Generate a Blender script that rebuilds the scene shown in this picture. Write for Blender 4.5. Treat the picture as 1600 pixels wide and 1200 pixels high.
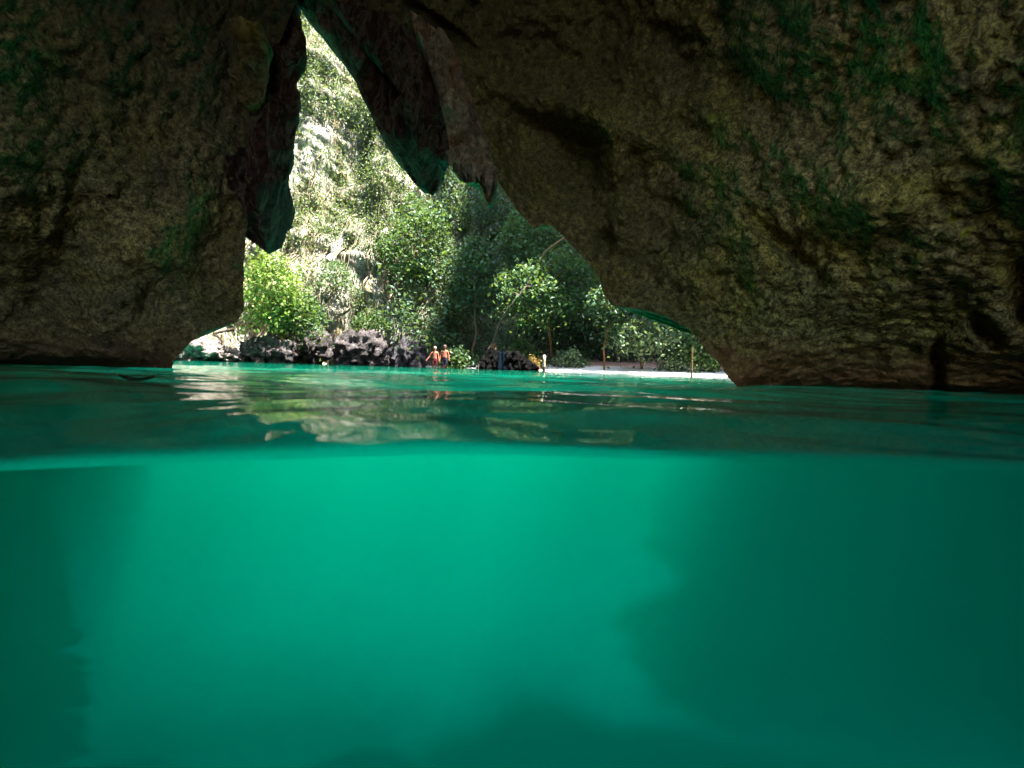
import bpy, math, random
import numpy as np
from mathutils import Vector, Matrix

sc = bpy.context.scene
for o in list(bpy.data.objects):
    bpy.data.objects.remove(o)
R = math.radians

# ------------------------------------------------------------------ camera
CAMH = 0.12
FPX = 800.0
PITCH, ROLL = 0.0318, 0.030
F = np.array([0, math.cos(PITCH), -math.sin(PITCH)])
U0 = np.array([0, math.sin(PITCH), math.cos(PITCH)])
X0 = np.array([1.0, 0, 0])
RT = math.cos(ROLL) * X0 + math.sin(ROLL) * U0
UP = math.cos(ROLL) * U0 - math.sin(ROLL) * X0
CAM = np.array([0, 0, CAMH])
cd = bpy.data.cameras.new('camera')
cam = bpy.data.objects.new('camera', cd)
sc.collection.objects.link(cam)
M = Matrix.Identity(4)
for i in range(3):
    M[i][0], M[i][1], M[i][2], M[i][3] = RT[i], UP[i], -F[i], CAM[i]
cam.matrix_world = M
cd.sensor_width = 36; cd.lens = 18
cd.clip_start = 0.02; cd.clip_end = 800
cd.dof.use_dof = True; cd.dof.focus_distance = 14; cd.dof.aperture_fstop = 3.2
sc.camera = cam

# ------------------------------------------------------------------ world and sun
SUN = Vector((0.25, -0.02, 0.96)).normalized()
w = bpy.data.worlds.new('World'); sc.world = w; w.use_nodes = True
nt = w.node_tree; nt.nodes.clear()
sky = nt.nodes.new('ShaderNodeTexSky'); sky.sky_type = 'NISHITA'; sky.sun_disc = False
sky.sun_elevation = math.asin(SUN.z)
sky.sun_rotation = math.atan2(SUN.x, SUN.y)
bg = nt.nodes.new('ShaderNodeBackground'); bg.inputs[1].default_value = 0.15
wo = nt.nodes.new('ShaderNodeOutputWorld')
nt.links.new(sky.outputs[0], bg.inputs[0]); nt.links.new(bg.outputs[0], wo.inputs[0])
sl = bpy.data.lights.new('sun', 'SUN'); sl.energy = 5.0; sl.angle = R(0.5); sl.color = (1, 0.97, 0.90)
so = bpy.data.objects.new('sun', sl); sc.collection.objects.link(so)
so.rotation_euler = SUN.to_track_quat('Z', 'Y').to_euler()

vs = sc.view_settings
vs.view_transform = 'Standard'; vs.look = 'None'; vs.gamma = 1; vs.exposure = 3.2
cy = sc.cycles
cy.use_denoising = True
cy.max_bounces = 8; cy.diffuse_bounces = 4; cy.glossy_bounces = 3; cy.transmission_bounces = 4
cy.volume_bounces = 1; cy.transparent_max_bounces = 16
cy.caustics_reflective = False; cy.caustics_refractive = False
cy.sample_clamp_indirect = 4.0

# ------------------------------------------------------------------ helpers
def ray(px, py):
    d = F[None, :] + ((np.atleast_1d(px) - 800) / FPX)[:, None] * RT[None, :] + ((600 - np.atleast_1d(py)) / FPX)[:, None] * UP[None, :]
    return d
def at(px, py, Y):
    d = ray(float(px), float(py))[0]
    return CAM + d * (Y / d[1])
def gx(px, Y):                                   # world x of a photo column at distance Y (at water level)
    return float(at(px, 570, Y)[0])

def _h(ix, iy, iz, s):
    n = (ix * 374761393 + iy * 668265263 + iz * 2147483647 + s * 974634777) & 0xffffffff
    n = ((n ^ (n >> 13)) * 1274126177) & 0xffffffff
    n = ((n ^ (n >> 15)) * 2246822519) & 0xffffffff
    return ((n ^ (n >> 16)) & 0xffff) / 65535.0
def vnoise(P, s=0):
    Pf = np.floor(P); fr = P - Pf; I = Pf.astype(np.int64)
    fr = fr * fr * fr * (fr * (fr * 6 - 15) + 10)
    out = 0
    for dx in (0, 1):
        wx = fr[:, 0] if dx else 1 - fr[:, 0]
        for dy in (0, 1):
            wy = fr[:, 1] if dy else 1 - fr[:, 1]
            for dz in (0, 1):
                wz = fr[:, 2] if dz else 1 - fr[:, 2]
                out = out + wx * wy * wz * _h(I[:, 0] + dx, I[:, 1] + dy, I[:, 2] + dz, s)
    return out * 2 - 1
def fbm(P, oct=4, s=0, gain=0.5):
    a, o, q = 1.0, 0, np.array(P, float)
    for k in range(oct):
        o = o + a * vnoise(q + 17.3 * k, s + k); q = q * 2.03; a *= gain
    return o
def worley(P, s=0):
    I = np.floor(P).astype(np.int64); best = np.full(len(P), 9.0)
    for dx in (-1, 0, 1):
        for dy in (-1, 0, 1):
            for dz in (-1, 0, 1):
                c = I + np.array([dx, dy, dz])
                q = c + np.stack([_h(c[:, 0], c[:, 1], c[:, 2], s + k) for k in (1, 2, 3)], 1)
                best = np.minimum(best, ((P - q) ** 2).sum(1))
    return np.sqrt(best)

def mk(name, verts, faces, mat, parent=None, smooth=True, loc=None):
    me = bpy.data.meshes.new(name)
    verts = np.asarray(verts, np.float32); faces = np.asarray(faces, np.int32)
    n, k = faces.shape
    me.vertices.add(len(verts)); me.vertices.foreach_set('co', verts.ravel())
    me.loops.add(n * k); me.loops.foreach_set('vertex_index', faces.ravel())
    me.polygons.add(n); me.polygons.foreach_set('loop_start', np.arange(0, n * k, k, dtype=np.int32))
    me.polygons.foreach_set('use_smooth', np.full(n, smooth))
    me.update(calc_edges=True); me.validate()
    if mat: me.materials.append(mat)
    o = bpy.data.objects.new(name, me); sc.collection.objects.link(o)
    if parent: o.parent = parent
    if loc is not None: o.location = loc
    return o
def tag(o, label=None, cat=None, group=None, kind=None):
    if label: o['label'] = label
    if cat: o['category'] = cat
    if group: o['group'] = group
    if kind: o['kind'] = kind
    return o
def thing(name, label, cat, loc, rz=0, group=None):
    o = bpy.data.objects.new(name, None); sc.collection.objects.link(o)
    o.location = loc; o.rotation_euler = (0, 0, rz); o.empty_display_size = .2
    return tag(o, label, cat, group)
def gridfaces(nu, nv, flip=False):
    a = (np.arange(nu - 1)[:, None] * nv + np.arange(nv - 1)[None, :]).ravel()
    f = np.stack([a, a + nv, a + nv + 1, a + 1], 1)
    return f[:, ::-1] if flip else f
def resample(pts, n, power=None):
    p = np.asarray(pts, float); d = np.r_[0, np.cumsum(np.linalg.norm(np.diff(p[:, :2], axis=0), axis=1))]
    t = np.linspace(0, d[-1], n)
    return np.stack([np.interp(t, d, p[:, k]) for k in range(p.shape[1])], 1)

# node helpers
def mat(name):
    m = bpy.data.materials.new(name); m.use_nodes = True
    t = m.node_tree; t.nodes.clear()
    out = t.nodes.new('ShaderNodeOutputMaterial')
    return m, t, out
def N(t, typ, **kw):
    n = t.nodes.new(typ)
    for k, v in kw.items():
        if k.startswith('i_'):
            n.inputs[k[2:].replace('_', ' ')].default_value = v
        else:
            setattr(n, k, v)
    return n
def noise(t, vec, scale, detail=6, rough=.6, dist=0.0):
    n = N(t, 'ShaderNodeTexNoise'); n.inputs['Scale'].default_value = scale
    n.inputs['Detail'].default_value = detail; n.inputs['Roughness'].default_value = rough
    n.inputs['Distortion'].default_value = dist
    t.links.new(vec, n.inputs['Vector']); return n.outputs['Fac']
def ramp(t, fac, stops, interp='LINEAR'):
    r = N(t, 'ShaderNodeValToRGB'); r.color_ramp.interpolation = interp
    e = r.color_ramp.elements
    while len(e) < len(stops): e.new(0.5)
    for i, (p, c) in enumerate(stops):
        e[i].position = p; e[i].color = (c, c, c, 1) if isinstance(c, (int, float)) else (*c, 1)
    t.links.new(fac, r.inputs[0]); return r.outputs[0]
def mix(t, fac, a, b, mode='MIX'):
    n = N(t, 'ShaderNodeMix', data_type='RGBA', blend_type=mode)
    for s, v in ((0, fac), (6, a), (7, b)):
        if isinstance(v, (int, float)): n.inputs[s].default_value = v
        elif isinstance(v, tuple): n.inputs[s].default_value = (*v, 1)
        else: t.links.new(v, n.inputs[s])
    return n.outputs[2]
def math_(t, op, a, b=0.0, clamp=False):
    n = N(t, 'ShaderNodeMath', operation=op, use_clamp=clamp)
    for s, v in ((0, a), (1, b)):
        if isinstance(v, (int, float)): n.inputs[s].default_value = v
        else: t.links.new(v, n.inputs[s])
    return n.outputs[0]
def coords(t, scale=(1, 1, 1)):
    g = N(t, 'ShaderNodeNewGeometry')
    m = N(t, 'ShaderNodeVectorMath', operation='MULTIPLY'); m.inputs[1].default_value = scale
    t.links.new(g.outputs['Position'], m.inputs[0]); return m.outputs[0], g
def objcoords(t, scale=(1, 1, 1)):
    g = N(t, 'ShaderNodeTexCoord')
    m = N(t, 'ShaderNodeVectorMath', operation='MULTIPLY'); m.inputs[1].default_value = scale
    t.links.new(g.outputs['Object'], m.inputs[0]); return m.outputs[0]
def bump(t, h, strength, dist, prev=None):
    b = N(t, 'ShaderNodeBump'); b.inputs['Strength'].default_value = strength; b.inputs['Distance'].default_value = dist
    t.links.new(h, b.inputs['Height'])
    if prev is not None: t.links.new(prev, b.inputs['Normal'])
    return b.outputs[0]
def pbsdf(t, out, col, rough=.8, normal=None, spec=.3):
    p = N(t, 'ShaderNodeBsdfPrincipled')
    p.inputs['Roughness'].default_value = rough; p.inputs['Specular IOR Level'].default_value = spec
    if isinstance(col, tuple): p.inputs['Base Color'].default_value = (*col, 1)
    else: t.links.new(col, p.inputs['Base Color'])
    if normal is not None: t.links.new(normal, p.inputs['Normal'])
    t.links.new(p.outputs[0], out.inputs[0]); return p

# ------------------------------------------------------------------ materials
def rock_mat(name, cols, band=None, spots=False, green_amt=.5, stretch=(1, 1, 1), bumps=1.0):
    m, t, out = mat(name)
    v, g = coords(t, stretch)
    s_y = N(t, 'ShaderNodeSeparateXYZ'); t.links.new(g.outputs['Position'], s_y.inputs[0])
    a, b, c, d = cols                              # grey-brown, dark, olive moss, ochre
    base = mix(t, ramp(t, noise(t, v, 1.1, 5, .65), [(.35, 0), (.65, 1)]), a, b)
    base = mix(t, ramp(t, noise(t, v, .55, 5, .7, .6), [(.47 - .1 * green_amt, 0), (.66 - .1 * green_amt, 1)]), base, c)
    base = mix(t, ramp(t, noise(t, v, .8, 6, .7, 1.0), [(.49, 0), (.68, .8)]), base, d)
    base = mix(t, ramp(t, noise(t, v, 13, 4, .7), [(.3, .35), (.5, 0.8), (.7, 1.45)]), (0, 0, 0), base)
    # pits and lit bumps put into the colour as dark and pale speckle
    pit_shade = mix(t, 1.0, ramp(t, noise(t, v, 17, 5, .8), [(.38, .26), (.60, 1.6)]), ramp(t, noise(t, v, 62, 2, .6), [(.35, .55), (.6, 1.25)]), 'MULTIPLY')
    base = mix(t, 1.0, base, pit_shade, 'MULTIPLY')
    if band:
        s = N(t, 'ShaderNodeSeparateXYZ'); t.links.new(g.outputs['Position'], s.inputs[0])
        hz = math_(t, 'ADD', s.outputs[2], math_(t, 'MULTIPLY', noise(t, v, 2.0, 4), -.7))
        k = ramp(t, math_(t, 'ADD', hz, .35), [(.0, 1), (.55, 0)])
        base = mix(t, k, base, mix(t, noise(t, v, 22, 3), tuple(x * .35 for x in band), tuple(x * 1.5 for x in band)))
    if spots:
        vo = N(t, 'ShaderNodeTexVoronoi', feature='F1'); vo.inputs['Scale'].default_value = 3.2
        t.links.new(v, vo.inputs['Vector'])
        k = ramp(t, math_(t, 'ADD', vo.outputs['Distance'], math_(t, 'MULTIPLY', noise(t, v, 18, 3), .12)), [(.16, 1), (.22, 0)])
        k2 = ramp(t, noise(t, v, .9, 2), [(.5, 0), (.56, 1)])
        base = mix(t, math_(t, 'MULTIPLY', math_(t, 'MULTIPLY', k, k2), .75), base, (.34, .36, .04))
    sz_ = N(t, 'ShaderNodeSeparateXYZ'); t.links.new(g.outputs['Position'], sz_.inputs[0])
    underwater_tone = ramp(t, math_(t, 'ADD', math_(t, 'MULTIPLY', sz_.outputs[2], -1.0), math_(t, 'MULTIPLY', noise(t, v, 1.5, 4), .3)), [(.2, 0), (.7, 1)])
    base = mix(t, underwater_tone, base, (.10, .12, .08))  # rock below the waterline blends to one even tone
    vo = N(t, 'ShaderNodeTexVoronoi', feature='F1'); vo.inputs['Scale'].default_value = 26
    vo.inputs['Randomness'].default_value = 1
    nv = N(t, 'ShaderNodeTexNoise'); nv.inputs['Scale'].default_value = 6; t.links.new(v, nv.inputs['Vector'])
    vm = N(t, 'ShaderNodeVectorMath', operation='MULTIPLY_ADD'); vm.inputs[1].default_value = (.04, .04, .04)
    t.links.new(nv.outputs['Color'], vm.inputs[0]); t.links.new(v, vm.inputs[2]); t.links.new(vm.outputs[0], vo.inputs['Vector'])
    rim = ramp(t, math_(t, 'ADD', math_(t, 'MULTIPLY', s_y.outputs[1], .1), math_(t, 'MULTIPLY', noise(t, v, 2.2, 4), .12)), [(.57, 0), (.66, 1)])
    base = mix(t, math_(t, 'MULTIPLY', rim, .5), base, (.085, .068, .042))  # shade of the mouth edge put into the colour, darker towards the opening
    corner_shade = math_(t, 'ADD', math_(t, 'MULTIPLY', s_y.outputs[2], .21), math_(t, 'MULTIPLY', math_(t, 'ABSOLUTE', s_y.outputs[0]), .12))
    corner_shade = math_(t, 'ADD', corner_shade, math_(t, 'MULTIPLY', noise(t, v, .7, 5, .65), .5))
    base = mix(t, ramp(t, math_(t, 'MULTIPLY', corner_shade, .5), [(.34, 0), (.74, .92)]), base, (.035, .032, .026))  # shaded upper corners painted in: rock darkens upwards and outwards
    base = mix(t, 1.0, base, (1.42, 1.42, 1.08), 'MULTIPLY')
    n1 = bump(t, vo.outputs['Distance'], .5 * bumps, .04)
    n2 = bump(t, noise(t, v, 22, 3, .6), .25 * bumps, .02, n1)
    pbsdf(t, out, base, .95, n2, .1)
    return m
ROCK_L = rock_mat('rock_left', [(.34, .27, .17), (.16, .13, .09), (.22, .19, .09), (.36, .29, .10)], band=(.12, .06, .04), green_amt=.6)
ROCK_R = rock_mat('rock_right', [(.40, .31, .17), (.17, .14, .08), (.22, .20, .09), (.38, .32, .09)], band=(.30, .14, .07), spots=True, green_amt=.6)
def smooth_rock(name, c1, c2, c3, streak=(3, 3, .6)):
    m, t, out = mat(name)
    v, g = coords(t)
    v2, _ = coords(t, streak)
    base = mix(t, ramp(t, noise(t, v2, 1.4, 6, .65), [(.38, 0), (.62, 1)]), c1, c2)
    base = mix(t, ramp(t, noise(t, v, 1.3, 5, .6, 1.5), [(.52, 0), (.62, 1)]), base, c3)
    base = mix(t, 1, base, ramp(t, noise(t, v, 12, 5, .75), [(.36, .35), (.62, 1.4)]), 'MULTIPLY')  # pits put into the colour as dark and bright speckle
    lit_ridge = ramp(t, math_(t, 'ABSOLUTE', math_(t, 'SUBTRACT', noise(t, v2, 1.1, 4, .6, 1.2), .5)), [(.0, 1), (.05, 0)])
    base = mix(t, math_(t, 'MULTIPLY', lit_ridge, .28), base, (.34, .31, .23))  # pale lines put lit ridges into the colour
    n = bump(t, noise(t, v, 7, 6, .7), .9, .12)
    n = bump(t, noise(t, v, 24, 4, .65), .6, .04, n)
    pbsdf(t, out, base, .95, n, .08)
    return m
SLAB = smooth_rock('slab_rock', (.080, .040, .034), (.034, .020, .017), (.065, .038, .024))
SLAB_Y = smooth_rock('ochre_rock', (.22, .17, .05), (.12, .10, .04), (.12, .12, .05))
BEIGE = smooth_rock('beige_rock', (.42, .32, .22), (.22, .17, .12), (.32, .19, .11))
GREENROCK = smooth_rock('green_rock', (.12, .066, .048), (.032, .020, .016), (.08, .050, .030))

def cliff_mat():
    m, t, out = mat('limestone_cliff')
    v, g = coords(t, (1, 1, .28)); v1, _ = coords(t)
    base = mix(t, ramp(t, noise(t, v, .9, 7, .7, .5), [(.36, 0), (.60, 1)]), (.24, .20, .16), (.74, .69, .61))
    base = mix(t, ramp(t, noise(t, v, 2.4, 6, .75), [(.50, 0), (.62, 1)]), base, (.16, .12, .08))
    base = mix(t, ramp(t, noise(t, v1, .35, 5, .7), [(.52, 0), (.64, .8)]), base, (.38, .25, .12))
    base = mix(t, ramp(t, noise(t, v1, 4, 7, .8), [(.46, .0), (.56, .85)]), base, (.12, .15, .06))
    n = bump(t, noise(t, v, 2.0, 8, .7), 1.0, .8)
    n = bump(t, noise(t, v1, 7, 5, .7), .8, .2, n)
    pbsdf(t, out, base, .9, n, .2); return m
CLIFF = cliff_mat()
def boulder_mat(name, c1, c2):
    m, t, out = mat(name); v, g = coords(t)
    base = mix(t, ramp(t, noise(t, v, 2.5, 7, .7), [(.35, 0), (.65, 1)]), c1, c2)
    v2, _ = coords(t, (1, 1, .3)); base = mix(t, ramp(t, noise(t, v2, 4, 5, .7), [(.45, 0), (.6, .8)]), base, tuple(q * .35 for q in c2))
    n = bump(t, noise(t, v, 8, 6, .7), 1.0, .22)
    pbsdf(t, out, base, .95, n, .08); return m
PALE = boulder_mat('pale_boulder', (.42, .36, .34), (.22, .17, .15))
DARKB = boulder_mat('dark_boulder', (.006, .005, .005), (.003, .003, .003))
OCHREB = boulder_mat('ochre_boulder', (.20, .11, .05), (.12, .09, .05))
def sand_mat():
    m, t, out = mat('sand'); v, g = coords(t)
    s = N(t, 'ShaderNodeSeparateXYZ'); t.links.new(g.outputs['Position'], s.inputs[0])
    base = mix(t, noise(t, v, 3, 5), (.74, .66, .55), (.82, .76, .68))
    hz = math_(t, 'ADD', s.outputs[2], math_(t, 'MULTIPLY', math_(t, 'SUBTRACT', noise(t, v, 1.2, 5), .5), .25))
    base = mix(t, ramp(t, hz, [(.36, 0), (.46, 1)]), base, mix(t, noise(t, v, 9, 4), (.16, .08, .05), (.42, .28, .2)))
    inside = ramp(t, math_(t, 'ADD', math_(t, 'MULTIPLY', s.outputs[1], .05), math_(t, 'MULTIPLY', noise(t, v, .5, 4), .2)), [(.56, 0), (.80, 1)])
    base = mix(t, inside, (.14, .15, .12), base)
    n = bump(t, noise(t, v, 4, 5), .4, .05)
    pbsdf(t, out, base, .95, n, .1); return m
SAND = sand_mat()
GREYB = boulder_mat('grey_boulder', (.155, .135, .13), (.06, .05, .048))

def leaf_mat(name, dark, mid, light, trans=.3, rough=.55):
    m, t, out = mat(name)
    g = N(t, 'ShaderNodeNewGeometry')
    col = ramp(t, g.outputs['Random Per Island'], [(0, dark), (.55, mid), (1, light)])
    v = N(t, 'ShaderNodeTexCoord')
    big = ramp(t, noise(t, v.outputs['Object'], .45, 3), [(.35, .6), (.65, 1.25)])
    col = mix(t, 1.0, mix(t, 1.0, col, big, 'MULTIPLY'), (.78, .78, .80), 'MULTIPLY')
    p = pbsdf(t, out, col, rough, None, .25)
    tr = N(t, 'ShaderNodeBsdfTranslucent'); t.links.new(mix(t, .35, col, (.30, .40, .03)), tr.inputs[0])
    ms = N(t, 'ShaderNodeMixShader'); ms.inputs[0].default_value = trans
    t.links.new(p.outputs[0], ms.inputs[1]); t.links.new(tr.outputs[0], ms.inputs[2]); t.links.new(ms.outputs[0], out.inputs[0])
    return m
LEAF_DEEP = leaf_mat('leaf_deep_green', (.025, .06, .028), (.05, .115, .055), (.10, .19, .10))
LEAF_MID = leaf_mat('leaf_mid_green', (.035, .08, .03), (.07, .15, .05), (.14, .24, .09))
LEAF_PALE = leaf_mat('leaf_pale_green', (.08, .13, .06), (.16, .25, .13), (.28, .38, .20))
LEAF_YEL = leaf_mat('leaf_yellow_green', (.08, .14, .03), (.18, .27, .05), (.34, .42, .10))
LEAF_CLIFF = leaf_mat('leaf_cliff', (.05, .085, .03), (.14, .20, .075), (.32, .37, .18))
LEAF_DRY = leaf_mat('leaf_dry', (.16, .07, .02), (.30, .14, .04), (.40, .22, .08))
def plain(name, col, rough=.7, spec=.3, nscale=6, var=.5):
    m, t, out = mat(name); v = objcoords(t)
    c = mix(t, noise(t, v, nscale, 4), tuple(x * (1 - var) for x in col), tuple(min(1, x * (1 + var)) for x in col))
    pbsdf(t, out, c, rough, bump(t, noise(t, v, nscale * 3, 4), .4, .02), spec); return m
BARK = plain('bark', (.13, .085, .05), .9)
BARK_PALE = plain('bark_pale', (.09, .06, .04), .9)
BARK_ORANGE = plain('bark_orange', (.17, .085, .035), .9)
BAMBOO = plain('bamboo', (.28, .18, .05), .6)
ROOT = plain('root', (.22, .17, .11), .9)
SKIN = plain('skin', (.50, .17, .10), .6, .3, 3, .12)
SKIN2 = plain('skin_sunburnt', (.40, .13, .08), .6, .3, 3, .12)
HAIR = plain('hair_fair', (.40, .30, .20), .7)
HAIR2 = plain('hair_brown', (.10, .06, .05), .7)
SHORTS_R = plain('shorts_dark_red', (.10, .012, .016), .8)
SHORTS_N = plain('shorts_navy', (.022, .02, .04), .8)
CLOTH = plain('cloth_blue', (.003, .006, .010), 1.0, .02)
WOOD = plain('post_wood', (.62, .55, .36), .8)
WOOD_D = plain('post_wood_wet', (.10, .07, .045), .7)

# ------------------------------------------------------------------ cave walls
# one continuous rock skin: inner edge = the mouth, outer edge behind the camera
edge = [(-700,1250,14),(-640,1060,14),(-600,900,14),(-480,770,14),(-300,705,13),(-90,672,12),(90,645,11),(220,620,9.5),(262,600,8.2),(275,562,7.9),(297,537,8.0),(318,519,8.1),(345,511,8.2),(370,500,8.3),(380,482,8.3),
 (380,440,8.4),(381,400,8.5),(386,340,8.6),(394,280,8.7),(404,210,8.8),(418,140,8.9),(436,70,9.0),(452,20,9.0),(466,-6,9.0),
 (490,-2,8.9),(530,28,8.8),(580,60,8.6),(630,95,8.4),(680,140,8.2),(715,190,8.1),(745,240,8.0),(772,275,7.9),(790,300,7.9),(812,330,7.8),(832,357,7.8),(845,349,7.8),
 (860,352,7.8),(876,364,7.8),(905,397,7.8),(920,415,7.7),(936,434,7.7),(944,455,7.6),(955,474,7.6),(982,479,7.5),(1010,484,7.4),
 (1042,494,7.3),(1076,517,7.2),(1100,546,7.1),(1122,568,7.0),(1137,589,6.9),(1158,612,7.2),(1260,636,8.5),(1450,662,10),(1640,690,11),(1850,730,12),(2050,830,13),(2200,1000,13),(2300,1250,13)]
NU, NV = 1500, 640
KM = .84                                        # distance scale of the mouth

E = resample(edge, NU)
E[:, 2] *= KM
jit = fbm(np.c_[np.arange(NU) * .045, np.zeros(NU), np.zeros(NU)], 5, 5, .65)
Ed = ray(E[:, 0] + 2.2 * jit, E[:, 1] + 2.2 * np.roll(jit, 60))
Ed /= np.linalg.norm(Ed, axis=1)[:, None]
# outer directions
od = [(-150,-9),(-158,-6),(-162,0),(-164,6),(-168,32),(-173,52),(180,61),(173,52),(168,32),(164,6),(162,0),(158,-6),(150,-9)]
ok = [0, .07, .12, .17, .27, .37, .5, .63, .73, .83, .88, .93, 1]
ov = np.array([[math.sin(R(a)) * math.cos(R(e)), math.cos(R(a)) * math.cos(R(e)), math.sin(R(e))] for a, e in od])
uu = np.linspace(0, 1, NU)
# parameter along the edge that reaches the waterline early
Od = np.stack([np.interp(uu, ok, ov[:, k]) for k in range(3)], 1); Od /= np.linalg.norm(Od, axis=1)[:, None]
ss = np.linspace(0, 1, NV) ** 1.25
ang = np.arccos(np.clip((Ed * Od).sum(1), -1, 1))
S = ss[None, :, None]; A = ang[:, None, None]
D = (np.sin((1 - S) * A) * Ed[:, None, :] + np.sin(S * A) * Od[:, None, :]) / np.sin(A)
dd = D.reshape(-1, 3)
def chamber(d):
    ax = np.where(d[:, 0] > 0, 3.2, 5.8); az = 5.6; ay = np.where(d[:, 1] > 0, 9.4, 8.5)
    dz = np.where(d[:, 2] > 0, d[:, 2], d[:, 2] * .25)
    return 1 / np.sqrt((d[:, 0] / ax) ** 2 + (dz / az) ** 2 + (d[:, 1] / ay) ** 2)
rc = chamber(dd).reshape(NU, NV)
ctr_l = dd[:, 0] < 0
corr = np.where(ctr_l, 1.1 / np.maximum(-dd[:, 0] - 1.1 * dd[:, 1], .05), .96 / np.maximum(dd[:, 0] - 1.1 * dd[:, 1], .05))
corr = np.clip(corr, 1.5, 12.6).reshape(NU, NV)
dep_ = np.clip((-D[:, :, 2] * rc) / .28, 0, 1); dep_ = dep_ * dep_ * (3 - 2 * dep_)
rc = rc * (1 - dep_) + corr * dep_
k = np.exp(-ss * (7 + 20 * dep_.mean(1)[:, None]))
r = rc * (1 - k) + k * E[:, 2][:, None]
pos = CAM + D * r[:, :, None]
# rounding of the rock towards the mouth (surface turns away)
pp = pos.reshape(-1, 3)
ramp_in = np.ones(NU * NV)
big = fbm(pp * .42, 3, 3) * .38
ridge = np.abs(fbm(pp * np.array([.9, .9, .6]) + 5, 4, 9)); ridge = (.30 - ridge) * .22
w1 = worley(pp * 3.1 + fbm(pp * 2, 2, 8)[:, None] * .35, 21); w2 = worley(pp * 8.5, 31)
med = fbm(pp * 3.2, 4, 12) * .075
bumpy = (w1 - .5) * .06 + (w2 - .5) * .11
pxx = 800 + FPX * (dd @ RT) / np.maximum(dd @ F, .05); pyy = 600 - FPX * (dd @ UP) / np.maximum(dd @ F, .05)
fr_ = (dd @ F) > .1
def pit(cx_, cy_, sx_, sy_, rot, dep):
    c, s_ = math.cos(R(rot)), math.sin(R(rot)); a1 = ((pxx - cx_) * c + (pyy - cy_) * s_) / sx_; a2 = (-(pxx - cx_) * s_ + (pyy - cy_) * c) / sy_
    return dep * np.exp(-(a1 ** 2 + a2 ** 2) ** 1.5) * fr_
feat = (pit(862, 238, 62, 48, 20, .42) + pit(905, 262, 30, 40, 0, .2) - pit(880, 175, 110, 26, 22, .30) - pit(955, 250, 26, 90, -12, .30)
        + pit(1225, 385, 60, 14, 42, .3) + pit(1462, 585, 12, 55, 0, .3) + pit(1600, 460, 22, 60, 0, .3) + pit(1540, 520, 34, 14, 45, .4)
        + pit(945, 380, 14, 22, 0, .35) + pit(1060, 330, 40, 14, 35, .2) + pit(690, 40, 60, 9, 35, .35) - pit(1000, 200, 200, 30, 28, .22)
        - pit(1330, 300, 180, 60, 35, .25) + pit(1120, 120, 160, 40, 30, .25) - pit(250, 330, 200, 70, -50, .25) + pit(120, 420, 130, 60, -60, .3))
w3 = worley(pp * 15 + 3, 41)
bumpy += (w3 - .5) * .06
disp = big * ramp_in ** .7 + (ridge + med + bumpy) * (.25 + .75 * ramp_in)
rr = r.ravel() + disp + feat
pos = (CAM + dd * rr[:, None]).reshape(NU, NV, 3)
# bulge lip: first ring swings outwards, away from the chamber, as the thickness of the mouth
inner = pos[:, 0, :]
lip = []
ctr = at(700, 420, 8.0)
outd = inner - ctr; outd[:, 1] = 0; outd[:, 2] = np.where(inner[:, 2] < .3, 0, outd[:, 2]); outd /= np.linalg.norm(outd, axis=1)[:, None]
for q, (fy, fo) in enumerate([(1.15, 3.0), (1.0, 1.7), (.8, .85), (.6, .36), (.33, .13), (.14, .035)]):
    p = inner + outd * fo + Ed * fy * 1.1 + (fbm(inner * .8 + q, 3, 40)[:, None] * .25 * (fo > .3)) * outd
    lip.append(p)
allp = np.concatenate([np.stack(lip, 1), pos], 1)
NW = allp.shape[1]
mid = int(np.argmin(np.abs(E[:, 1] + 6) + np.abs(E[:, 0] - 466)))
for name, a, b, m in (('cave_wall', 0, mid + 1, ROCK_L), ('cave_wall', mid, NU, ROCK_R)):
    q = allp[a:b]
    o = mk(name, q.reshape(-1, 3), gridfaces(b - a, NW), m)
    tag(o, kind='structure')
# the mountain above and outside the mouth
ring0 = allp[:, 0, :]
def hillH(x): return np.interp(x, [-60, -12, 2, 9, 16, 24, 60], [26, 20, 16, 24, 60, 85, 90])
th = np.linspace(0, 1, NU)
bx = np.interp(th, [0, .08, .3, .5, .7, .92, 1], [-60, -60, -40, -5, 24, 70, 70])
bz = np.interp(th, [0, .08, .3, .5, .7, .92, 1], [-8, 5, 0, 0, 0, 5, -8])
bz = np.where((th > .12) & (th < .9), hillH(bx), bz)
bz[th <= .12] = np.interp(th[th <= .12], [0, .12], [-8, 22]); bz[th >= .9] = np.interp(th[th >= .9], [.9, 1], [88, -8])
big_ring = np.stack([bx, np.full(NU, 7.7), bz], 1)
idx = np.arange(0, NU, 5)
rings = [ring0[idx] * (1 - s) + big_ring[idx] * s + fbm(np.c_[ring0[idx] * (1 - s) + big_ring[idx] * s] * .2, 4, 77)[:, None] * np.array([0, 1.0, 0]) * s for s in (0, .04, .12, .25, .5, .75, 1)]
back = big_ring[idx].copy(); back[:, 1] = -4
rings.append(back)
o = mk('cliff', np.stack(rings, 1).reshape(-1, 3), gridfaces(len(idx), len(rings)), CLIFF); tag(o, kind='structure')

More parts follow.
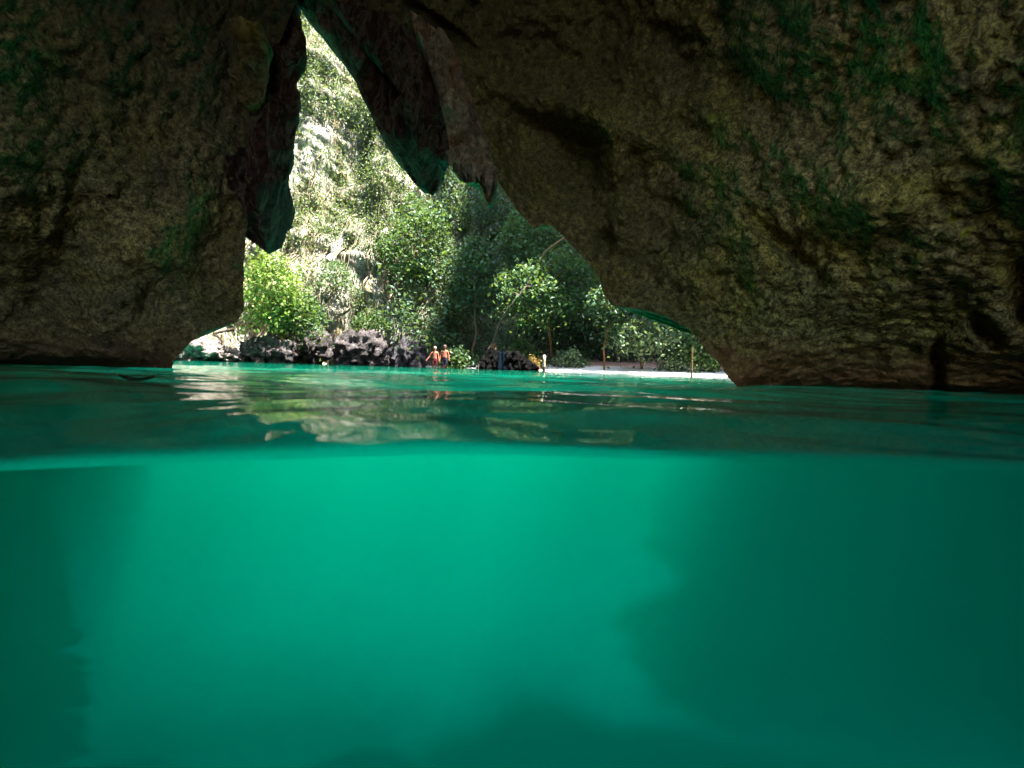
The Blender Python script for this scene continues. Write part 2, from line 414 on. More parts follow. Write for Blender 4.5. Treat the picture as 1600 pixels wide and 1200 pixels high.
# ------------------------------------------------------------------ hanging rock
def blade(name, label, outline, Y, dY, thick, m, lean=1.0, seed=1, ridges=.18, nres=220):
    """a hanging rock tongue: outline on the photo gives its silhouette; Y distance, thickness in metres"""
    Y = Y * KM; dY *= KM; thick *= KM
    P = np.array([at(x, y, Y) for x, y in outline])
    base = P[0].copy()
    px = P[:, 0]; pz = P[:, 2]
    poly = np.stack([px, pz], 1)
    # ear-free fill: grid in the outline's bounding box, row by row span
    zs = np.linspace(pz.min() + 1e-3, pz.max() - 1e-3, nres)
    rows = []
    n = len(poly)
    for z in zs:
        xs = []
        for i in range(n):
            (x1, z1), (x2, z2) = poly[i], poly[(i + 1) % n]
            if (z1 > z) != (z2 > z): xs.append(x1 + (z - z1) / (z2 - z1) * (x2 - x1))
        xs.sort(); rows.append((xs[0], xs[-1]))
    rows = np.array(rows)
    NC = 110
    tt = (1 - np.cos(np.linspace(0, math.pi, NC))) / 2
    X = rows[:, :1] * (1 - tt) + rows[:, 1:] * tt
    Z = np.repeat(zs[:, None], NC, 1)
    wid = (rows[:, 1] - rows[:, 0])[:, None]
    prof = np.clip(1 - (2 * tt[None, :] - 1) ** 2, 0, 1) ** .28
    vert = np.clip((zs - zs[0]) / (zs[-1] - zs[0]), 0, 1)[:, None]
    th_ = np.minimum(thick, wid * .8) * prof
    def side(sgn):
        p = np.stack([X, np.full_like(X, Y), Z], 2).reshape(-1, 3)
        d = fbm(p * np.array([1.3, 1, .8]) * 1.3 + seed, 4, seed) * ridges * 1.5 + (.25 - np.abs(fbm(p * np.array([2.2, 1, .8]) + seed, 3, seed + 3))) * ridges * 1.6
        d = d * .9 + (worley(p * 1.9 + seed, seed) - .5) * .34 + (worley(p * 5.0, seed + 1) - .5) * .13 + fbm(p * 5, 4, seed + 2, .6) * .06
        d = d.reshape(X.shape) * np.minimum(1, prof * 1.4)
        yy = Y + dY * (1 - vert) + sgn * (th_ * .5 + d)
        return np.stack([X, yy, Z], 2)
    f, b = side(-1), side(1)
    # keep the silhouette: scale x,z about the camera for the changed distance
    def fix(g):
        s = g[:, :, 1:2] / Y
        g2 = g.copy(); g2[:, :, 0] = g[:, :, 0] * (1 + lean * (s[:, :, 0] - 1)); g2[:, :, 2] = CAMH + (g[:, :, 2] - CAMH) * (1 + lean * (s[:, :, 0] - 1)); return g2
    V = np.concatenate([f.reshape(-1, 3), b.reshape(-1, 3)]) - base
    fa = gridfaces(nres, NC); fb = gridfaces(nres, NC, True) + nres * NC
    Fc = [fa, fb]
    o = mk(name, V, np.concatenate(Fc), m, loc=base)
    tag(o, label, 'hanging rock')
    return o
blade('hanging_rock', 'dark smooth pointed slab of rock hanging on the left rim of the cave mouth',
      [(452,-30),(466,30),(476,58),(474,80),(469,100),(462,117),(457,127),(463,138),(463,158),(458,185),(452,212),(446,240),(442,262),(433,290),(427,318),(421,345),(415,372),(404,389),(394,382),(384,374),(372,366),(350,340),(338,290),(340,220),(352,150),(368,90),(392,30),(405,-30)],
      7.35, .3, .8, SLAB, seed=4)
blade('hanging_rock', 'ochre yellow smear of rock high on the left wall beside the dark slab',
      [(352,50),(380,40),(412,44),(420,70),(416,110),(405,150),(385,168),(366,150),(354,110)], 6.95, .15, .25, SLAB_Y, seed=9, ridges=.1)
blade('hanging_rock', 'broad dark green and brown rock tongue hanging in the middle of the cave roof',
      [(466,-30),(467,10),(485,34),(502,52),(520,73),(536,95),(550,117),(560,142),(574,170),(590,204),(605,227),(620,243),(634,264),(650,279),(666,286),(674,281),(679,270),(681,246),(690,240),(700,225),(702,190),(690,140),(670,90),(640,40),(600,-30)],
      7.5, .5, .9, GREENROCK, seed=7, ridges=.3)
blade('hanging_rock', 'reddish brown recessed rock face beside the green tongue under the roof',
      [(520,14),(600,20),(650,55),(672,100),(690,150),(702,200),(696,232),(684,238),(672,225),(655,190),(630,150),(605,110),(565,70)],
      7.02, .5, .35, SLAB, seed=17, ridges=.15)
curtain = blade('hanging_rock', 'pale beige rock curtain right of the dark tongue, with a spike at its foot',
      [(640,18),(690,50),(716,85),(730,125),(744,160),(758,200),(768,235),(776,262),(773,285),(767,301),(761,305),(755,292),(748,278),(742,266),(738,271),(733,262),(728,270),(720,266),(712,262),(703,250),(698,225),(694,190),(684,150),(668,100),(650,60)],
      6.85, .5, .6, BEIGE, seed=12, ridges=.2)

for a_, b_, c_, d_, w_ in ((716, 250, 719, 273, .035), (727, 252, 728, 281, .03), (738, 256, 741, 290, .045), (748, 262, 749, 284, .03), (765, 262, 764, 308, .07), (704, 236, 706, 262, .04), (772, 262, 775, 290, .035)):
    p0 = at(a_, b_, 6.85 * KM); p1 = at(c_, d_, 6.85 * KM); q_ = np.linspace(0, 1, 9)[:, None]
    pth = p0 * (1 - q_) + p1 * q_ + fbm(np.c_[q_ * 4, q_ * 0 + a_, q_ * 0], 2, 3)[:, None] * .012
    V_, F_ = [], []
    for i_ in range(9):
        for k_ in range(10):
            an = 2 * math.pi * k_ / 10; rr_ = w_ * (1 - q_[i_, 0]) ** .8 * (1 + .25 * math.sin(3 * an + i_)) + .003
            V_.append(pth[i_] + np.array([math.cos(an) * rr_, math.sin(an) * rr_, 0]) - np.array(curtain.location))
    F_ = [(i_ * 10 + k_, i_ * 10 + (k_ + 1) % 10, (i_ + 1) * 10 + (k_ + 1) % 10, (i_ + 1) * 10 + k_) for i_ in range(8) for k_ in range(10)]
    mk('stalactite', np.array(V_), np.array(F_), BEIGE, curtain)

# ------------------------------------------------------------------ water
FY = 0.70
rng = np.random.RandomState(4)
comps = []
for lam, n, sl_ in ((5.0, 4, .012), (2.2, 6, .022), (1.0, 8, .026), (.45, 8, .022), (.2, 8, .012)):
    for _ in range(n):
        L = lam * rng.uniform(.7, 1.4); th_ = rng.normal(math.pi / 2, .55); kk = 2 * math.pi / L
        comps.append((kk * math.cos(th_), kk * math.sin(th_), rng.uniform(0, 6.28), sl_ * .8 / kk * rng.uniform(.6, 1.2)))
def wave(x, y):
    z = 0
    for kx, ky, ph, a in comps:
        lod = 1 / (1 + (y * np.hypot(kx, ky) / 500) ** 2)
        z = z + a * lod * np.interp(y, [3, 6, 9], [1, .7, .06]) * np.sin(kx * x + ky * y + ph)
    # long swell shoulder: higher in the middle, lower to the right
    z = z + .010 * np.exp(-((x + .05) / .45) ** 2 - ((y - 1.0) / .8) ** 2) - .030 * np.exp(-((x + .85) / .30) ** 2 - ((y - .75) / .5) ** 2) - .008 * np.exp(-((x - .8) / .4) ** 2 - ((y - .8) / .6) ** 2)
    return z
NYW, NXW = 760, 560
ys = FY * (62 / FY) ** np.linspace(0, 1, NYW)
tx = np.linspace(-1, 1, NXW); tx = tx * (.55 + .45 * tx ** 2)
Xg = tx[None, :] * (ys[:, None] * 1.2 + 5); Yg = np.repeat(ys[:, None], NXW, 1)
Zg = wave(Xg, Yg)
Zg -= .013 * np.exp(-(Yg - FY) / .014)              # meniscus climbing the port glass
top = np.stack([Xg, Yg, Zg], 2).reshape(-1, 3)
DEEP = -7.5
faces = [gridfaces(NYW, NXW, True)]
nv = len(top)
verts = top.tolist()
import bmesh
def water_obj():
    me = bpy.data.meshes.new('water')
    fl = [tuple(f) for f in faces[0].tolist()]
    loop = list(range(0, NXW)) + [i * NXW + NXW - 1 for i in range(1, NYW)] + [(NYW - 1) * NXW + j for j in range(NXW - 2, -1, -1)] + [i * NXW for i in range(NYW - 2, 0, -1)]
    b0 = len(verts); nl = len(loop)
    for v in loop: verts.append([verts[v][0], verts[v][1], DEEP])
    verts.append([0, 30, DEEP])
    for q in range(nl):
        q2 = (q + 1) % nl
        fl.append((loop[q], b0 + q, b0 + q2, loop[q2]))
        fl.append((b0 + q, b0 + nl, b0 + q2))
    me.from_pydata(verts, [], fl); me.update()
    # every face smooth (one volume boundary for the renderer), rim edges sharp
    me.polygons.foreach_set('use_smooth', np.ones(len(fl), bool))
    ev = np.zeros(len(me.edges) * 2, np.int32); me.edges.foreach_get('vertices', ev); ev = ev.reshape(-1, 2)
    inl = np.zeros(len(verts), bool); inl[loop] = True; inl[b0:] = True
    at_ = me.attributes.new('sharp_edge', 'BOOLEAN', 'EDGE'); at_.data.foreach_set('value', inl[ev].all(1))
    o = bpy.data.objects.new('water', me); sc.collection.objects.link(o); return o
def water_mat():
    # one material for the whole body, so that its volume has one boundary:
    # clear wall at the flat vertical face, refracting surface in the cave, thin Fresnel surface on the open lagoon
    m, t, out = mat('water')
    g = N(t, 'ShaderNodeNewGeometry')
    sp = N(t, 'ShaderNodeSeparateXYZ'); t.links.new(g.outputs['Position'], sp.inputs[0])
    sn = N(t, 'ShaderNodeSeparateXYZ'); t.links.new(g.outputs['True Normal'], sn.inputs[0])
    tr = N(t, 'ShaderNodeBsdfTransparent')
    rf = N(t, 'ShaderNodeBsdfRefraction'); rf.inputs['IOR'].default_value = 1.333; rf.inputs['Roughness'].default_value = 0
    gl = N(t, 'ShaderNodeBsdfGlossy'); gl.inputs['Roughness'].default_value = .03
    fr = N(t, 'ShaderNodeFresnel'); fr.inputs['IOR'].default_value = 1.333
    incave = math_(t, 'GREATER_THAN', math_(t, 'ABSOLUTE', math_(t, 'SUBTRACT', sp.outputs[1], 17.0)), 9.5)   # shaded cave and far shallows refract, sunlit lagoon between lets the sun through
    b = N(t, 'ShaderNodeBump'); b.inputs['Distance'].default_value = .01
    t.links.new(noise(t, g.outputs['Position'], 7, 3, .5), b.inputs['Height'])
    t.links.new(math_(t, 'ADD', math_(t, 'MULTIPLY', math_(t, 'LESS_THAN', sp.outputs[1], 7.5), .24), .01), b.inputs['Strength'])
    for n_ in (rf, gl, fr): t.links.new(b.outputs[0], n_.inputs['Normal'])
    m1 = N(t, 'ShaderNodeMixShader'); t.links.new(incave, m1.inputs[0]); t.links.new(tr.outputs[0], m1.inputs[1]); t.links.new(rf.outputs[0], m1.inputs[2])
    m2 = N(t, 'ShaderNodeMixShader'); t.links.new(fr.outputs[0], m2.inputs[0]); t.links.new(m1.outputs[0], m2.inputs[1]); t.links.new(gl.outputs[0], m2.inputs[2])
    flat = math_(t, 'LESS_THAN', math_(t, 'ABSOLUTE', sn.outputs[2]), .02)
    m3 = N(t, 'ShaderNodeMixShader'); t.links.new(flat, m3.inputs[0]); t.links.new(m2.outputs[0], m3.inputs[1]); t.links.new(tr.outputs[0], m3.inputs[2])
    t.links.new(m3.outputs[0], out.inputs[0])
    vs_ = N(t, 'ShaderNodeVolumeScatter'); vs_.inputs['Color'].default_value = (.0, 1.0, .62, 1)
    vs_.inputs['Density'].default_value = .18; vs_.inputs['Anisotropy'].default_value = 0.0
    va = N(t, 'ShaderNodeVolumeAbsorption'); va.inputs['Color'].default_value = (.0, .905, .795, 1); va.inputs['Density'].default_value = .6
    ad = N(t, 'ShaderNodeAddShader'); t.links.new(vs_.outputs[0], ad.inputs[0]); t.links.new(va.outputs[0], ad.inputs[1])
    t.links.new(ad.outputs[0], out.inputs['Volume'])
    return m
wobj = water_obj()
wobj.data.materials.append(water_mat())
tag(wobj, kind='structure')

# ------------------------------------------------------------------ ground: seabed and beach in one sheet
def cliffbase(x): return np.interp(x, [-40, -26, -19, -13, -6, 2, 12, 26, 40, 55], [10, 24, 29, 35, 40, 44, 46, 45, 38, 30])
def shore(x): return np.interp(x, [-40, -22, -16, -9, -4, 0, 6, 14, 30], [20, 26.5, 31, 37, 36, 33, 31, 29, 26])
def ground(x, y):
    s = y - shore(x)
    z = np.where(s > 0, .078 * s + .0, .03 * s)
    ax_ = x / np.maximum(y, .5)
    mound = .0 * np.exp(-((ax_ + .15) / .22) ** 2) 
    deep = np.interp(y, [-30, 8, 13, 26, 34, 60], [-6.9, -6.9, -6.5, -3.2, -.6, 0]) + mound * np.exp(-((y - 9) / 3.5) ** 2)
    z = np.where(s > 0, z, np.minimum(z, np.where(s < -4, deep, z)))
    t_ = np.clip((-s - 2) / 8, 0, 1)
    z = np.where(s < 0, (1 - t_) * .035 * s * 1.2 + t_ * deep, z)
    z = np.where(y < .75, np.interp(y, [-30, -3, .2, .75], [-.25, -.3, -1.6, -6.9]), z)  # unseen rise behind the camera, added to block light from below
    return z + fbm(np.stack([x * .35, y * .35, x * 0], 1), 3, 50) * .05
gxs = np.sinh(np.linspace(-4, 4, 400)) / np.sinh(4) * 90; gys = np.r_[np.linspace(-30, 0, 20), np.linspace(.4, 40, 260), np.linspace(41, 90, 40)]
GX, GY = np.meshgrid(gxs, gys, indexing='ij')
GZ = ground(GX.ravel(), GY.ravel())
mk('beach_and_seabed', np.stack([GX.ravel(), GY.ravel(), GZ], 1), gridfaces(400, 320), SAND)['kind'] = 'structure'
bpy.data.objects['beach_and_seabed'].name = 'ground'
def gz(x, y): return float(ground(np.array([float(x)]), np.array([float(y)]))[0])

# ------------------------------------------------------------------ the far cliff
def cliffY(x, z):
    p = np.stack([x * .16, z * .05, x * 0], 1)
    flute = (.3 - np.abs(fbm(np.stack([x * .45, z * .07, x * 0 + 3], 1), 4, 61))) * 3.2
    return cliffbase(x) + z * .44 + fbm(p, 4, 60) * 2.2 - flute + fbm(np.stack([x * .9, z * .9, x * 0], 1), 4, 63) * .7
cx = np.linspace(-45, 60, 620); cz = np.linspace(-3, 62, 420)
CX, CZ = np.meshgrid(cx, cz, indexing='ij')
CY = cliffY(CX.ravel(), CZ.ravel())
o = mk('cliff', np.stack([CX.ravel(), CY, CZ.ravel()], 1), gridfaces(620, 420, True), CLIFF); tag(o, kind='structure')

# unseen side cliff added on the right, crest shaped to shade jungle and water
sy = np.linspace(8, 62, 160); sz = np.linspace(0, 1, 120)
SY, SZ = np.meshgrid(sy, sz, indexing='ij')
Hs = np.interp(SY.ravel(), [8, 14, 20, 24, 30.5, 32.8, 62], [70, 72, 70, 44, 44, 104, 104])
zz_ = SZ.ravel() * Hs - 3 * (1 - SZ.ravel())
p_ = np.stack([SY.ravel() * .2, zz_ * .08, zz_ * 0], 1)
xx_ = np.interp(SY.ravel(), [8, 29, 33, 62], [25, 25, 20, 22]) + fbm(p_, 4, 70) * 2.2 + fbm(p_ * 5, 3, 71) * .5
o = mk('cliff', np.stack([xx_, SY.ravel(), zz_ + fbm(p_ * 3, 3, 72) * 2.5 * SZ.ravel()], 1), gridfaces(160, 120), CLIFF); tag(o, kind='structure')  # added unseen side cliff, shades jungle and water

# unseen rock shoulder added left of the mouth to shade the water
lt = np.linspace(0, 1, 90); lz = np.linspace(-.35, 40, 90)
LT, LZ = np.meshgrid(lt, lz, indexing='ij')
px_ = -5.9 - 15 * LT.ravel(); py_ = 7.5 + 11.5 * LT.ravel()
q_ = np.stack([px_ * .5, py_ * .5, LZ.ravel() * .2], 1)
o = mk('cliff', np.stack([px_ - np.abs(fbm(q_, 4, 80)) * .6 - LZ.ravel() * .03, py_, LZ.ravel()], 1), gridfaces(90, 90), CLIFF); tag(o, kind='structure')  # added unseen shoulder, shades the water
o = mk('cliff', np.array([[-20.9, 19, -.35], [-70, 19, -.35], [-20.9, 19, 40], [-70, 19, 40], [-5.9, 7.5, 40], [-70, 7.5, 40]]), np.array([[0, 1, 3, 2], [2, 3, 5, 4]]), CLIFF, smooth=False); tag(o, kind='structure')  # out-of-view sheets added to close the shoulder off from the sun

# unseen overhang added along the shoulder, edge shaped to shade the water
ot = np.linspace(0, 1, 200); oc = np.linspace(0, 1, 60)
OT, OC = np.meshgrid(ot, oc, indexing='ij'); OT = OT.ravel(); OC = OC.ravel()
oy = 7.4 + 12.5 * OT; a_ = OC * 2 * math.pi
ox = -np.interp(oy, [7, 8, 9.5, 11, 14, 20], [3.75, 4.2, 5.2, 6.6, 9.7, 16]) - 3.2 + 3.2 * np.cos(a_); oz = np.interp(oy, [7, 11, 14, 20], [3.05, 3.15, 3.4, 3.4]) + 2.0 * np.sin(a_)
q_ = np.stack([ox * .6, oy * .6, oz * .6], 1)
o = mk('cliff', np.stack([ox - np.abs(fbm(q_ * 1.6, 4, 82, .7)) * 1.7, oy, oz], 1), gridfaces(200, 60), CLIFF); tag(o, kind='structure')  # added unseen overhang, shades the water

# ------------------------------------------------------------------ foliage
def leaves(centres, normals_bias, sizes, rs, flat=.0):
    """pointed folded leaves: 4 verts, 2 quads-as-tris -> one island each"""
    n = len(centres)
    d = rs.normal(size=(n, 3)); d[:, 2] -= .45; d += normals_bias; d /= np.linalg.norm(d, axis=1)[:, None]
    a = rs.normal(size=(n, 3)); s = np.cross(d, a); s /= np.linalg.norm(s, axis=1)[:, None]
    u = np.cross(s, d)
    L = sizes[:, None]; Wd = L * .30
    p0 = centres - d * L * .5; p2 = centres + d * L * .5 - u * L * .06
    p1 = centres + s * Wd + u * L * .10; p3 = centres - s * Wd + u * L * .10
    V = np.stack([p0, p1, p2, p3], 1).reshape(-1, 3)
    b = np.arange(n)[:, None] * 4
    return V, np.concatenate([b + [0, 1, 2], b + [0, 2, 3]], 0)
def tube(path, radii, nseg=7):
    path = np.asarray(path, float); n = len(path); V = []
    for i in range(n):
        t_ = path[min(i + 1, n - 1)] - path[max(i - 1, 0)]; t_ /= np.linalg.norm(t_) + 1e-9
        a = np.array([1, 0, 0]) if abs(t_[0]) < .8 else np.array([0, 1, 0])
        s = np.cross(t_, a); s /= np.linalg.norm(s); u = np.cross(t_, s)
        for k in range(nseg):
            c = 2 * math.pi * k / nseg; V.append(path[i] + radii[i] * (math.cos(c) * s + math.sin(c) * u))
    V = np.array(V); Fc = []
    for i in range(n - 1):
        for k in range(nseg):
            k2 = (k + 1) % nseg; Fc.append((i * nseg + k, i * nseg + k2, (i + 1) * nseg + k2, (i + 1) * nseg + k))
    return V, np.array(Fc)
def join(parts):
    V, Fc, o = [], [], 0
    for v, f in parts: V.append(v); Fc.append(f + o); o += len(v)
    return np.concatenate(V), np.concatenate(Fc)
def wiggle(a, b, n, amp, rs):
    t_ = np.linspace(0, 1, n)[:, None]
    p = np.asarray(a)[None] * (1 - t_) + np.asarray(b)[None] * t_
    off = np.cumsum(rs.normal(size=(n, 3)), 0); off -= off[0] * (1 - t_) + off[-1] * t_
    off /= max(1e-6, np.abs(off).max())
    return p + off * amp
def crown_mesh(rs, rx, ry, rz, cz, nclump, perclump, leaf, cr=.55, droop=.3, centres=None):
    C = []
    for _ in range(nclump):
        d = rs.normal(size=3); d /= np.linalg.norm(d); q = rs.uniform(.35, 1) ** .5
        C.append(d * np.array([rx, ry, rz]) * q + [0, 0, cz])
    C = np.array(C) if centres is None else centres
    cc = np.repeat(C, perclump, 0)
    off = rs.normal(size=cc.shape) * cr * np.array([1, 1, .55])
    pts = cc + off
    pts[:, 2] -= droop * (off[:, 0] ** 2 + off[:, 1] ** 2) / max(cr, .01)
    return leaves(pts, np.zeros(3), leaf * rs.uniform(.6, 1.4, len(pts)), rs), C
def tree(name, label, cat, px, Y, height, lean, crown, leafm, barkm, trunk_r=.12, seed=1, nclump=40, per=45, leaf=.24, cr=.5, group=None, limbs=7, zbase=None, x=None, path=None):
    rs = np.random.RandomState(seed)
    x = gx(px, Y) if x is None else x
    z0 = (gz(x, Y) - .05) if zbase is None else zbase
    o = thing(name, label, cat, (x, Y, z0), 0, group)
    topc = np.array([lean[0], lean[1], height - crown[2] * .6])
    tr = wiggle((0, 0, 0), topc, 10, .05 * height, rs)
    if path:
        pw = np.array([at(a_, b_, Y + c_) - np.array([x, Y, z0]) for a_, b_, c_ in path])
        tr = np.concatenate([pw, wiggle(pw[-1], topc, 6, .2, rs)[1:]]); dq = np.r_[0, np.cumsum(np.linalg.norm(np.diff(tr, axis=0), axis=1))]
        tr = np.stack([np.interp(np.linspace(0, dq[-1], 14), dq, tr[:, q_]) for q_ in range(3)], 1)
    parts = [tube(tr, np.linspace(trunk_r, trunk_r * .35, len(tr)))]
    (V, Fc), C = crown_mesh(rs, crown[0], crown[1], crown[2], 0, nclump, per, leaf, cr)
    cofs = np.array([lean[0], lean[1], height - crown[2]])
    for q in rs.choice(len(C), min(limbs, len(C)), False):
        s = tr[rs.randint(4, 10)]
        parts.append(tube(wiggle(s, C[q] + cofs, 6, .25, rs), np.linspace(trunk_r * .45, .015, 6), 5))
    v, f = join(parts)
    mk('trunk', v, f, barkm, o)
    mk('crown', V + cofs, Fc, leafm, o, smooth=False)
    return o
def shrub(name, label, px, Y, w_, h_, leafm, seed, leaf=.2, n=30, per=40, group=None, cr=.35, cat='shrub', zb=None, x=None):
    rs = np.random.RandomState(seed); x = gx(px, Y) if x is None else x
    z0 = (gz(x, Y) - .03) if zb is None else zb
    o = thing(name, label, cat, (x, Y, z0), 0, group)
    C = rs.normal(size=(n, 3)) * [.45 * w_, .35 * w_, 0]; C[:, 2] = rs.uniform(.2, .95, n) * h_ * (1 - .5 * np.clip(np.abs(C[:, 0]) / w_, 0, 1))
    C[:, 0] = np.clip(C[:, 0], -w_, w_)
    (V, Fc), _ = crown_mesh(rs, 1, 1, 1, 0, n, per, leaf, cr, .3, C)
    mk('foliage', V, Fc, leafm, o, smooth=False)
    st = [tube(wiggle((rs.normal() * .1, rs.normal() * .1, -.05), c, 5, .08, rs), np.linspace(.03, .008, 5), 4) for c in C[:8]]
    v, f = join(st); mk('stem', v, f, BARK, o)
    return o

# --- uncountable greenery on the cliff and the jungle at its foot
rs = np.random.RandomState(11)
def scatter(n, x0, x1, z0, z1, keep, outm, rs):
    x = rs.uniform(x0, x1, n); z = rs.uniform(z0, z1, n)
    m = keep(x, z); x, z = x[m], z[m]
    y = cliffY(x, z) - rs.uniform(*outm, len(x))
    return np.stack([x, y, z], 1)
def dens(x, z, s, sc_=.25): return fbm(np.stack([x * sc_, z * sc_ * .7, x * 0 + s], 1), 3, 90)
C1 = scatter(13500, -26, 12, 3.0, 46, lambda x, z: dens(x, z, 1) + dens(x, z, 5, .8) * .5 > -.12 - .035 * np.clip(z - 5, 0, 12) , (0, .7), rs)
cc = np.repeat(C1, 26, 0); pts = cc + rs.normal(size=cc.shape) * [.45, .3, .55]; pts[:, 2] -= rs.exponential(.3, len(pts))
V, Fc = leaves(pts, np.array([0, -.4, -.5]), rs.uniform(.12, .28, len(pts)), rs)
tag(mk('cliff_greenery', V, Fc, LEAF_CLIFF, smooth=False), 'sunlit shrubs and creepers covering the pale cliff outside the cave', 'creepers', kind='stuff')
C2 = scatter(3000, -9, 34, 0.6, 24, lambda x, z: (dens(x, z, 9, .3) > -.28) & (z < 24 + 0 * x) & (x > -9 + rs.uniform(0, 5, len(x))), (0, 4.5), rs)
cc = np.repeat(C2, 34, 0); pts = cc + rs.normal(size=cc.shape) * [.6, .5, .5]
V, Fc = leaves(pts, np.array([0, -.3, -.2]), rs.uniform(.2, .42, len(pts)), rs)
tag(mk('jungle', V, Fc, LEAF_DEEP, smooth=False), 'dense dark green jungle climbing the cliff behind the beach', 'jungle', kind='stuff')
# dry roots and creepers hanging on the cliff
def rootset(n, x0, x1, z0, z1, ln, rad, rs, out):
    ps = []
    for _ in range(n):
        x = rs.uniform(x0, x1); z = rs.uniform(z0, z1); L = rs.uniform(*ln)
        m_ = 9; zz = np.linspace(z, max(.05, z - L), m_); xx = x + np.cumsum(rs.normal(0, .10, m_))
        yy = cliffY(xx, zz) - rs.uniform(*out)
        ps.append(tube(np.stack([xx, yy, zz], 1), np.linspace(rad, rad * .5, m_) * rs.uniform(.5, 1.4), 4))
    return join(ps)
v, f = rootset(190, -19, -4, 3, 16, (2, 7), .035, rs, (.1, .7))
tag(mk('hanging_roots', v, f, ROOT), 'tangle of thin brown roots hanging down the cliff left of the beach', 'roots', kind='stuff')

# --- trees and shrubs one can tell apart
tree('tree', 'broad pale green bushy tree on the beach near the right edge of the opening', 'tree', 1003, 33.5, 3.9, (.2, 0), (2.4, 1.6, 1.3), LEAF_PALE, BARK, .1, 31, 50, 60, .26, .45)
tree('tree', 'small dark tree half hidden behind the right rim of the cave mouth', 'tree', 1092, 33, 3.3, (.3, 0), (1.7, 1.2, 1.3), LEAF_MID, BARK, .1, 32, 34, 50, .25)
tree('tree', 'tall tree with a bare orange curved branch reaching the sloping rock rim', 'tree', 905, 37, 9.0, (-1.0, 0), (2.6, 2.0, 2.6), LEAF_MID, BARK_ORANGE, .11, 33, 60, 50, .3, .6, path=[(862, 560, 0), (858, 510, -.6), (846, 460, -1.5), (838, 425, -2.6), (848, 397, -3.2), (864, 382, -3.2), (884, 372, -3.0), (905, 350, -1.5)])
tree('tree', 'leaning tree whose bare trunk rises out of the dark boulders', 'tree', 776, 33.5, 7.2, (1.9, .5), (2.0, 1.6, 2.0), LEAF_MID, BARK_PALE, .09, 34, 46, 50, .28, .5, path=[(768, 560, -.6), (772, 530, -.7), (779, 508, -.9), (792, 485, -1.2), (812, 462, -1.5), (822, 446, -1.3)])
tree('tree', 'slender straight deep green tree behind the two bathers', 'tree', 742, 38, 9.6, (-.2, 0), (1.8, 1.6, 3.0), LEAF_DEEP, BARK, .12, 35, 56, 50, .3, .6)
tree('tree', 'tall thin tree with light green leaves in the middle of the jungle edge', 'tree', 820, 40, 12.5, (.4, 0), (2.6, 2.0, 3.2), LEAF_MID, BARK_PALE, .12, 36, 64, 50, .32, .65)
tree('tree', 'tall leafy tree where the sunlit cliff meets the shaded jungle', 'tree', 655, 39, 12.8, (-.6, 0), (2.4, 2.0, 3.4), LEAF_MID, BARK, .14, 37, 60, 50, .32, .6)
tree('tree', 'thin pale trunked tree standing just left of the broad bushy beach tree', 'tree', 944, 33, 6.0, (.2, 0), (1.3, 1.2, 1.4), LEAF_DEEP, BARK_ORANGE, .07, 38, 26, 45, .26, .45)
tree('tree', 'dense dark crowned tree between the orange branched tree and the rock rim', 'tree', 965, 40, 9.5, (.5, 0), (3.0, 2.2, 2.6), LEAF_DEEP, BARK, .14, 39, 60, 50, .32, .65)
tree('tree', 'sunlit yellow green tree leaning from the cliff foot beside the left rock rim', 'tree', 408, 29.5, 6.6, (.6, -.4), (1.7, 1.3, 2.0), LEAF_YEL, BARK_PALE, .11, 40, 52, 55, .24, .5)
tree('tree', 'green tree in half shade low on the cliff right of the yellow green one', 'tree', 455, 31, 4.6, (.2, -.3), (1.4, 1.2, 1.3), LEAF_MID, BARK_PALE, .1, 41, 44, 50, .24, .45)
shrub('shrub', 'broad leaved green shrub right behind the two bathers', 722, 35, 1.6, 1.5, LEAF_MID, 51, .26, 26, 34)
shrub('shrub', 'leafy shrub just behind the right dark boulder', 815, 34.5, 1.5, 1.9, LEAF_MID, 52, .26, 26, 34)
shrub('shrub', 'low green shrub along the sand right of the wooden post', 885, 35, 1.8, 1.3, LEAF_PALE, 53, .24, 26, 34)
shrub('shrub', 'small shrub below the dark tree at the right rim', 1060, 33.5, 1.3, 1.3, LEAF_PALE, 54, .22, 24, 34)
shrub('shrub', 'light green shrub at the far right end of the beach touching the rock', 1112, 33, 1.2, 1.7, LEAF_YEL, 55, .2, 24, 34)
shrub('dry_bush', 'rusty brown dry bush beside the wooden post', 834, 32.3, .55, 1.2, LEAF_DRY, 56, .2, 9, 26, cr=.22, cat='bush')
shrub('shrub', 'round mid green shrub growing on the grey cliff foot in the centre left', 585, 36, 1.4, 2.0, LEAF_MID, 57, .22, 26, 34, zb=2.2)
shrub('shrub', 'tuft of green leaves on the bare cliff above the left boulders', 520, 35, 1.3, 2.2, LEAF_PALE, 58, .22, 26, 34, zb=5)

# curved orange branch of its own tree
rs = np.random.RandomState(3)
# yellow bamboo pole
x = gx(1081, 29.5); z = gz(x, 29.5)
v, f = tube([(0, 0, -.1), (.01, 0, .5), (0, 0, 1.0), (-.02, 0, 1.65)], [.055, .05, .05, .045], 8)
nodes = [tube([(0, 0, zz - .02), (0, 0, zz + .02)], [.066, .066], 8) for zz in (.3, .65, 1.0, 1.35)]
v, f = join([(v, f)] + nodes)
tag(mk('bamboo_pole', v, f, BAMBOO, loc=(x, 29.5, z)), 'upright yellow bamboo pole stuck in the sand near the right rock rim', 'pole')
